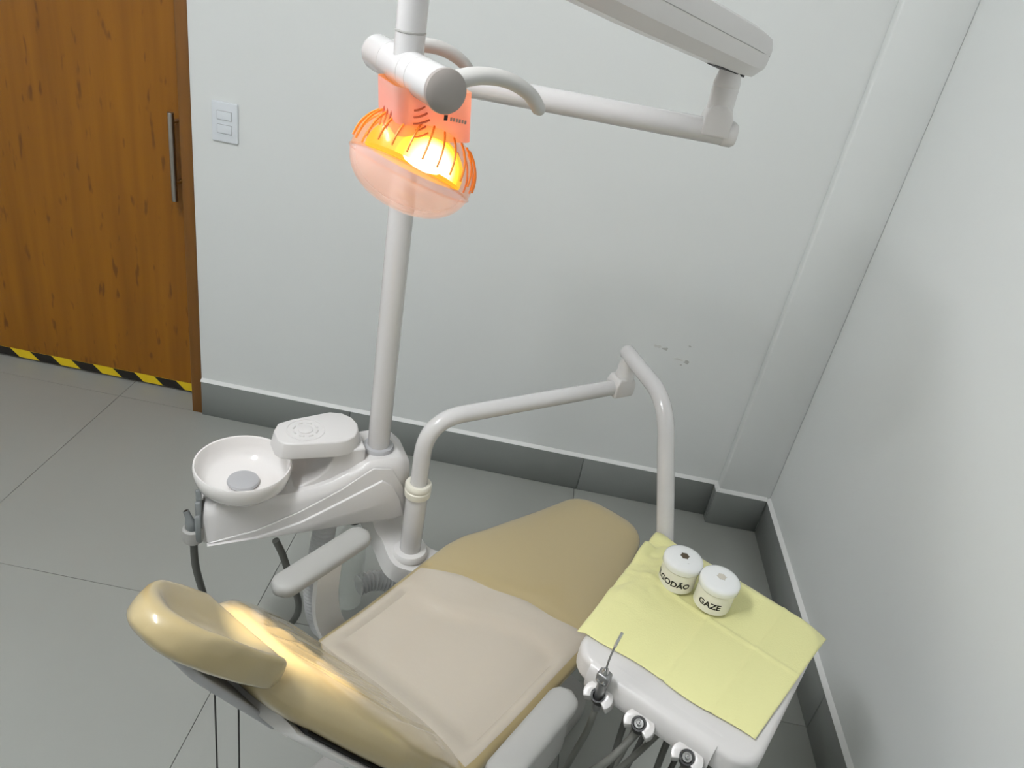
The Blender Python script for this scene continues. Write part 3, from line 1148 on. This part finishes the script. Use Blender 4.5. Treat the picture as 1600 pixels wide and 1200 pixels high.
for k in range(5):
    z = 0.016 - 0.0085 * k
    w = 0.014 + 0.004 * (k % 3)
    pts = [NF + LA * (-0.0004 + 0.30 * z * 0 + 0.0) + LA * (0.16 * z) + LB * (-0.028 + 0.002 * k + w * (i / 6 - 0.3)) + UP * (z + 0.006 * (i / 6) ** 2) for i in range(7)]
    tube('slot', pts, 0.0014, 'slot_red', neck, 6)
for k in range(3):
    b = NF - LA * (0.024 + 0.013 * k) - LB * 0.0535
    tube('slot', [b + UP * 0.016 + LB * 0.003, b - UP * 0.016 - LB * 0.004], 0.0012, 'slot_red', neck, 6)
# maker's mark: small emblem and a line of tiny characters
E0 = NF + LA * 0.0015 + LB * 0.010 + UP * 0.006
prism('printed_mark', [(0, 0), (0.005, 0), (0.005, 0.007), (0, 0.007)], E0, LB, UP, LA, 0.0006, 'ink', neck)
for k in range(6):
    prism('printed_mark', [(0, 0), (0.0026, 0), (0.0026, 0.0045), (0, 0.0045)], E0 + LB * (0.009 + 0.0042 * k) - UP * (0.0006 * k), LB, UP, LA, 0.0005, 'lamp_cap', neck)
sp = bpy.data.lights.new('lamp_beam', 'SPOT')
sp.energy = SPOT_POWER
sp.color = (1.0, 0.80, 0.50)
sp.spot_size = math.radians(22)
sp.spot_blend = 0.7
sp.shadow_soft_size = 0.02
spo = bpy.data.objects.new('lamp_beam', sp)
COL.objects.link(spo)
spo.parent = lamp
tgt = BO + BD * 0.47 + BN * 0.04
pos = HCn + (tgt - HCn).normalized() * 0.085
spo.rotation_euler = (tgt - pos).to_track_quat('-Z', 'Y').to_euler()
spo.location = pos - lamp.location

# ================================================================ instrument arm
arm = thing('tray_stand', TP + UP * 0.395, 'white jointed tube stand bending up from the chair to the instrument tray', 'tray stand')
lathe('foot_flange', [(0.0, 0.395), (0.044, 0.395), (0.045, 0.404), (0.040, 0.412), (0.030, 0.414), (0, 0.414)], TP, 'bracket_plastic', arm, 40)
rounded_tube('post', TP + UP * 0.40, TP + UP * 0.605, 0.0262, 'white_metal', arm, 32, 0.003)
lathe('collar', [(0.024, 0.585), (0.031, 0.585), (0.032, 0.590), (0.032, 0.602), (0.030, 0.604), (0.030, 0.608), (0.032, 0.610), (0.032, 0.618), (0.029, 0.622), (0.021, 0.622)], TP, 'cream_plastic', arm, 36, close=False)
AZ = 0.800
EN = V((0.266, 1.808, AZ))
pth = fillet([TP + UP * 0.60, TP + UP * AZ, EN], 0.10, 14)
tube('lower_tube', pth, 0.0205, 'white_metal', arm, 28)
hv = (EN - TP - UP * AZ).normalized()
sv = hv.cross(UP).normalized()
prism('knuckle', [(-0.032, -0.022), (0.030, -0.022), (0.034, -0.010), (0.034, 0.016), (0.022, 0.034), (-0.022, 0.034), (-0.032, 0.016)], EN + sv * 0.025 - hv * 0.006, hv, UP, -sv, 0.05, 'white_plastic', arm, 0.006)
lathe('pivot', [(0, 0.025), (0.026, 0.025), (0.026, 0.040), (0.022, 0.046), (0.023, 0.060), (0.017, 0.090), (0, 0.090)], EN, 'white_plastic', arm, 28)
U0 = EN + UP * 0.093
b1 = V((0.345, 1.590, 0.900))
b2 = V((0.414, 1.440, 0.590))
dirU = (b1 - U0).normalized()
tube('upper_tube', [U0 - dirU * 0.022] + fillet([U0 - dirU * 0.02, b1, b2], 0.085, 14)[0:], [0.014] + [0.0205] * (len(fillet([U0 - dirU * 0.02, b1, b2], 0.085, 14))), 'white_metal', arm, 28)

# ================================================================ instrument tray
ZTR = 0.645
tray = thing('instrument_tray', ch(1.19, -0.17, ZTR - 0.06), 'white plastic dental instrument tray with three handpiece holders', 'instrument tray')
T0, T1, N0, N1 = 0.985, 1.400, -0.348, 0.020
prism('tray_body', rrect(T0, T1, N0, N1, [0.05, 0.05, 0.05, 0.06], 8), UP * (ZTR - 0.058), TD, ND, UP, 0.058, 'white_plastic', tray, 0.014, 5)
prism('front_panel', [(0, 0.004), (0.006, 0.002), (0.012, 0.020), (0.009, 0.046), (0.0, 0.058), (-0.03, 0.0605), (-0.03, 0.050)], ch(T0 + 0.002, N0 + 0.045, ZTR - 0.060), -TD, UP, ND, N1 - N0 - 0.115, 'white_plastic', tray, 0.0)
prism('tray_mount', rrect(-0.05, 0.05, -0.05, 0.05, 0.02), ch(1.385, -0.355 + 0.02, ZTR - 0.075), TD, ND, UP, 0.03, 'white_plastic', tray, 0.005)
HN_ = (-0.266, -0.180, -0.084)
HTt = 0.972
for i, nn in enumerate(HN_):
    # open C-shaped holder under the front edge
    c = ch(HTt, nn, 0)
    ax = (UP * 0.86 - TD * 0.50).normalized()
    cz = 0.592
    C0 = V((c.x, c.y, cz))
    outer = []
    for k in range(25):
        a = math.radians(-130 + 260 * k / 24)
        outer.append((0.024 * math.cos(a), 0.029 * math.sin(a)))
    inner = []
    for k in range(25):
        a = math.radians(130 - 260 * k / 24)
        inner.append((0.0135 * math.cos(a), 0.0135 * math.sin(a)))
    fw = (TD - ax * TD.dot(ax)).normalized()
    hol = prism('handpiece_holder', outer + inner, C0 - ax * 0.016, fw, ND, ax, 0.034, 'white_plastic', tray, 0.0015, 2)
    prism('holder_bracket', [(0.014, -0.018), (0.05, -0.018), (0.05, 0.018), (0.014, 0.018)], C0 - ax * 0.012, fw, ND, ax, 0.012, 'white_plastic', hol, 0.002)
    lathe('rubber_ring', [(0.0100, -0.012), (0.0134, -0.012), (0.0134, 0.0155), (0.0100, 0.0155)], C0, 'black_rubber', hol, 28, ax, close=False)


def hold(nn):
    ax = (UP * 0.86 - TD * 0.50).normalized()
    c = ch(HTt, nn, 0.592)
    return c, ax


# syringe in the first holder
c, ax = hold(HN_[0])
syr = thing('air_water_syringe', c, 'metal triple syringe with thin bent tip standing in the first tray holder', 'syringe')
sx = (UP * 0.97 - TD * 0.14).normalized()
tube('handle', [c - sx * 0.040, c - sx * 0.03, c + sx * 0.03, c + sx * 0.055], [0.0065, 0.0090, 0.0095, 0.0085], 'satin_grey_metal', syr, 20)
hb_ = c + sx * 0.066
prism('valve_head', rrect(-0.0125, 0.0125, -0.013, 0.013, 0.006), hb_ - ND.cross(sx).normalized() * 0.010, ND, sx, ND.cross(sx).normalized(), 0.020, 'satin_grey_metal', syr, 0.004)
back_ = -(TD - sx * TD.dot(sx)).normalized()
for s in (-1, 1):
    lathe('button', [(0, 0.009), (0.0042, 0.009), (0.0042, 0.0122), (0.003, 0.0132), (0, 0.0134)], hb_ + ND * (0.0055 * s) - sx * 0.003, 'chrome', syr, 18, back_)
lathe('tip_nut', [(0.0065, 0.010), (0.0065, 0.018), (0.004, 0.026), (0, 0.026)], hb_, 'chrome', syr, 20, sx)
t0 = hb_ + sx * 0.024
tipp = spline([t0, t0 + sx * 0.030 + TD * 0.004, t0 + sx * 0.056 + TD * 0.018, t0 + sx * 0.075 + TD * 0.036], 6)
tube('tip', tipp, 0.0019, 'satin_grey_metal', syr, 12)
tube('tip_sleeve', tipp[-8:], 0.0028, 'chrome', syr, 12)
hs = c - sx * 0.038
tube('hose', spline([hs, hs - UP * 0.06 - TD * 0.012, hs - UP * 0.16 - TD * 0.03 - ND * 0.01, hs - UP * 0.30 - TD * 0.02 - ND * 0.015, hs - UP * 0.42 + TD * 0.08, hs - UP * 0.36 + TD * 0.22 + ND * 0.03, V((hs.x, hs.y, 0)) + TD * 0.26 + ND * 0.04 + UP * 0.585], 7), 0.0065, 'grey_hose', syr, 12)
# two handpiece couplings
for i, (nn, lab) in enumerate(((HN_[1], 'grey handpiece hose with chrome coupling in the middle tray holder'), (HN_[2], 'grey handpiece hose with chrome coupling in the tray holder farthest from the chair'))):
    c, ax = hold(nn)
    hh = thing('handpiece_hose', c, lab, 'dental hose', 'handpiece hoses in the tray holders')
    lathe('coupling', [(0.0, -0.025), (0.0085, -0.025), (0.0092, 0.010), (0.0092, 0.018), (0.0080, 0.020), (0.0072, 0.020), (0.0072, 0.016), (0, 0.016)], c, 'chrome', hh, 26, ax)
    lathe('connector', [(0.0, 0.016), (0.0044, 0.016), (0.0044, 0.024), (0.003, 0.026), (0, 0.026)], c, 'chrome', hh, 20, ax)
    lathe('port', [(0.0, 0.0262), (0.0012, 0.0262), (0.0012, 0.0266), (0, 0.0266)], c + ND * 0.0012, 'black_rubber', hh, 10, ax)
    s0 = c - ax * 0.022
    if i == 0:
        path = [s0, s0 - ax * 0.04 - ND * 0.004, s0 - UP * 0.10 - TD * 0.03 - ND * 0.030, s0 - UP * 0.19 - TD * 0.06 - ND * 0.085, s0 - UP * 0.30 - TD * 0.01 - ND * 0.13, s0 - UP * 0.38 + TD * 0.12 - ND * 0.06]
        ex, ey = 0.27, 0.04
    else:
        path = [s0, s0 - ax * 0.04, s0 - UP * 0.10 - TD * 0.02 - ND * 0.012, s0 - UP * 0.25 - TD * 0.03 - ND * 0.02, s0 - UP * 0.40 + TD * 0.04 - ND * 0.01, s0 - UP * 0.36 + TD * 0.16 - ND * 0.01]
        ex, ey = 0.24, 0.03
    endp = V((c.x, c.y, 0)) + TD * ex + ND * ey + UP * 0.585
    path += [endp - UP * 0.12, endp]
    tube('hose', spline(path, 7), 0.0075, 'grey_hose', hh, 12)
# dark hoses hanging down under the tray
for (pa, pb, lab) in (((990, 1092), (976, 1215), 'dark hose hanging under the tray between the syringe and the middle holder'),
                      ((1052, 1137), (1060, 1215), 'dark hose hanging under the tray between the middle and outer holders'),
                      ((1105, 1172), (1098, 1215), 'dark hose hanging under the tray beside the outer holder')):
    nn = ((at_z(pa, 0.585)) - TD * 0).dot(ND)
    top_ = ch(1.02, nn, 0.5862)
    o = tube('hanging_hose', spline([top_, top_ - UP * 0.08, top_ - UP * 0.22 + ND * 0.004, top_ - UP * 0.36 + TD * 0.02, top_ - UP * 0.45 + TD * 0.12, top_ - UP * 0.36 + TD * 0.24, top_ + TD * 0.26 - UP * 0.001], 7), 0.0065, 'dark_hose', None, 12)
    tag(o, lab, 'hose')

# ---------------------------------------------------------------- paper bib on the tray
ZBIB = ZTR + 0.004
ca, cb_, cc, ce = [at_z(q, ZBIB + 0.004) for q in ((905, 978), (1030, 818), (1297, 988), (1180, 1155))]
nu, nv = 90, 84
verts, faces = [], []
for j in range(nv + 1):
    for i in range(nu + 1):
        s, t = i / nu, j / nv          # s along a->e (front edge), t from front to back
        p = ca * (1 - s) * (1 - t) + ce * s * (1 - t) + cc * s * t + cb_ * (1 - s) * t
        # wavy front edge
        p = p - TD * (0.004 * math.sin(s * 11.0 + 0.6) * (1 - t) ** 3)
        tt, nn = p.dot(TD), p.dot(ND)
        z = ZBIB
        fold = lambda d_: 0.0032 * math.exp(-(d_ / 0.0045) ** 2)
        z += fold((s - 0.50) * 0.36) + fold((t - 0.55) * 0.38) + 0.7 * fold((s - 0.77) * 0.36)
        wr_ = sm(0.42, 0.05, s) * sm(0.15, 0.5, t)
        z += wr_ * (0.026 * max(0, noise.noise(V((tt * 9, nn * 9, 1.3)))) + 0.016 * abs(noise.noise(V((tt * 20, nn * 20, 4.1)))))
        z += 0.0025 * max(0, noise.noise(V((tt * 6, nn * 6, 9.0))))
        z += 0.020 * sm(0.10, 0.0, s) * sm(0.62, 0.7, t) * sm(0.86, 0.8, t)
        # overhangs droop outside the rounded outline of the tray
        rc = 0.060
        qt = abs(tt - (T0 + T1) / 2) - (T1 - T0) / 2 + rc
        qn = abs(nn - (N0 + N1) / 2) - (N1 - N0) / 2 + rc
        sd_ = math.hypot(max(qt, 0), max(qn, 0)) + min(max(qt, qn), 0) - rc
        ov = max(0, sd_ + 0.006)
        z -= min(0.9 * ov * ov / 0.03, 0.45 * ov)
        verts.append(V((p.x, p.y, z)))
for j in range(nv):
    for i in range(nu):
        a = j * (nu + 1) + i
        faces.append((a, a + 1, a + nu + 2, a + nu + 1))
bib = mk('dental_bib', verts, faces, 'bib_paper', None, angle=80)
sol = bib.modifiers.new('thick', 'SOLIDIFY')
sol.thickness = 0.0006
sol.offset = 1
tag(bib, 'yellow paper dental bib spread over the instrument tray', 'bib')


# ---------------------------------------------------------------- jars
def wrap_text(name, txt, C, r, z0, size, ang0, m, parent, bold=0.0):
    cu_ = bpy.data.curves.new(name, 'FONT')
    cu_.body = txt
    cu_.size = size
    cu_.align_x = 'CENTER'
    cu_.offset = bold
    cu_.resolution_u = 3
    tmp = bpy.data.objects.new(name, cu_)
    COL.objects.link(tmp)
    dg = bpy.context.evaluated_depsgraph_get()
    me = bpy.data.meshes.new_from_object(tmp.evaluated_get(dg))
    bpy.data.objects.remove(tmp)
    bm = bmesh.new()
    bm.from_mesh(me)
    bmesh.ops.triangulate(bm, faces=bm.faces)
    bmesh.ops.subdivide_edges(bm, edges=[e for e in bm.edges if e.calc_length() > size * 0.25], cuts=1)
    for v in bm.verts:
        a = ang0 + v.co.x / r
        v.co = V((C.x + (r + 0.0004) * math.cos(a), C.y + (r + 0.0004) * math.sin(a), z0 + v.co.y))
    bm.to_mesh(me)
    bm.free()
    o = mko(name, me, m, parent, smooth=False)
    return o


def jar(tt, nn, txt, label, turn, hole_mat, hx, size):
    C = ch(tt, nn, 0)
    z0 = ZBIB + 0.0068
    j = thing('supply_jar', C + UP * z0, label, 'jar')
    r = 0.0385
    jb = lathe('jar_body', [(0, z0), (r - 0.003, z0), (r, z0 + 0.003), (r, z0 + 0.049), (r - 0.002, z0 + 0.0505), (r - 0.002, z0 + 0.054), (0, z0 + 0.054)], C, 'jar_white', j, 56)
    rl = r + 0.0034
    jl = lathe('jar_lid', [(r - 0.004, z0 + 0.0525), (rl - 0.0006, z0 + 0.0525), (rl, z0 + 0.0535), (rl, z0 + 0.064), (rl - 0.001, z0 + 0.067), (rl - 0.004, z0 + 0.070), (rl - 0.010, z0 + 0.0725), (rl - 0.02, z0 + 0.0738), (0, z0 + 0.0742)], C, 'jar_lid', j, 56)
    hp = []
    for k in range(36):
        a = 2 * PI * k / 36
        rr = 0.0085 + (0.0022 if (k % 6 == 0) else 0)
        hp.append((rr * math.cos(a), rr * math.sin(a)))
    hc = C + UP * (z0 + 0.0739) + CR * hx
    prism('dispensing_hole', hp, V((hc.x, hc.y, z0 + 0.0736)), AX, AY, UP, 0.0009, hole_mat, jl)
    # faint moulded print on the lid
    for k in range(3):
        w = 0.004 - 0.0006 * k
        q = V((hc.x, hc.y, z0 + 0.0726)) + (AX * 0.004 if hx == 0 else AX * 0.013 + AY * 0.012) - AY * (0.016 + 0.0026 * k if hx == 0 else 0.0026 * k)
        prism('printed_mark', [(-w, -0.0006), (w, -0.0006), (w, 0.0006), (-w, 0.0006)], q, AX, AY, UP, 0.0012, 'lamp_cap', jl)
    face = math.atan2(-C.y, -C.x)
    wrap_text('lettering', txt, C, r, z0 + 0.018, size, face + turn, 'ink', jb, 0.0006)
    return j


jar(1.290, -0.276, 'ALGODÃO', 'white round plastic jar lettered ALGODÃO with dark hole in its lid', -0.34, 'jar_hole', 0.0, 0.0185)
jar(1.290, -0.193, 'GAZE', 'white round plastic jar lettered GAZE with pale gauze showing in its lid', -0.05, 'gauze', 0.0005, 0.0190)

# ---------------------------------------------------------------- cords below the headrest
for (q, zz, zb, lab) in (((336, 1096), 0.735, 0.50, 'thin dark cord with small clip hanging below the headrest'), ((373, 1118), 0.735, 0.40, 'plain thin dark cord hanging below the backrest top')):
    a = at_z(q, zz)
    o = tube('pull_cord', [a + UP * 0.02, a, V((a.x - 0.002, a.y + 0.002, zb))], 0.0014, 'black_rubber', chair, 8)
    o['label'] = lab
    if 'clip' in lab:
        b = V((a.x - 0.002, a.y + 0.002, zb))
        prism('clip', [(-0.006, -0.02), (0.007, -0.016), (0.009, 0.0), (0.0, 0.004), (-0.006, -0.004)], b, CR, UP, AY, 0.006, 'black_rubber', o, 0.001)
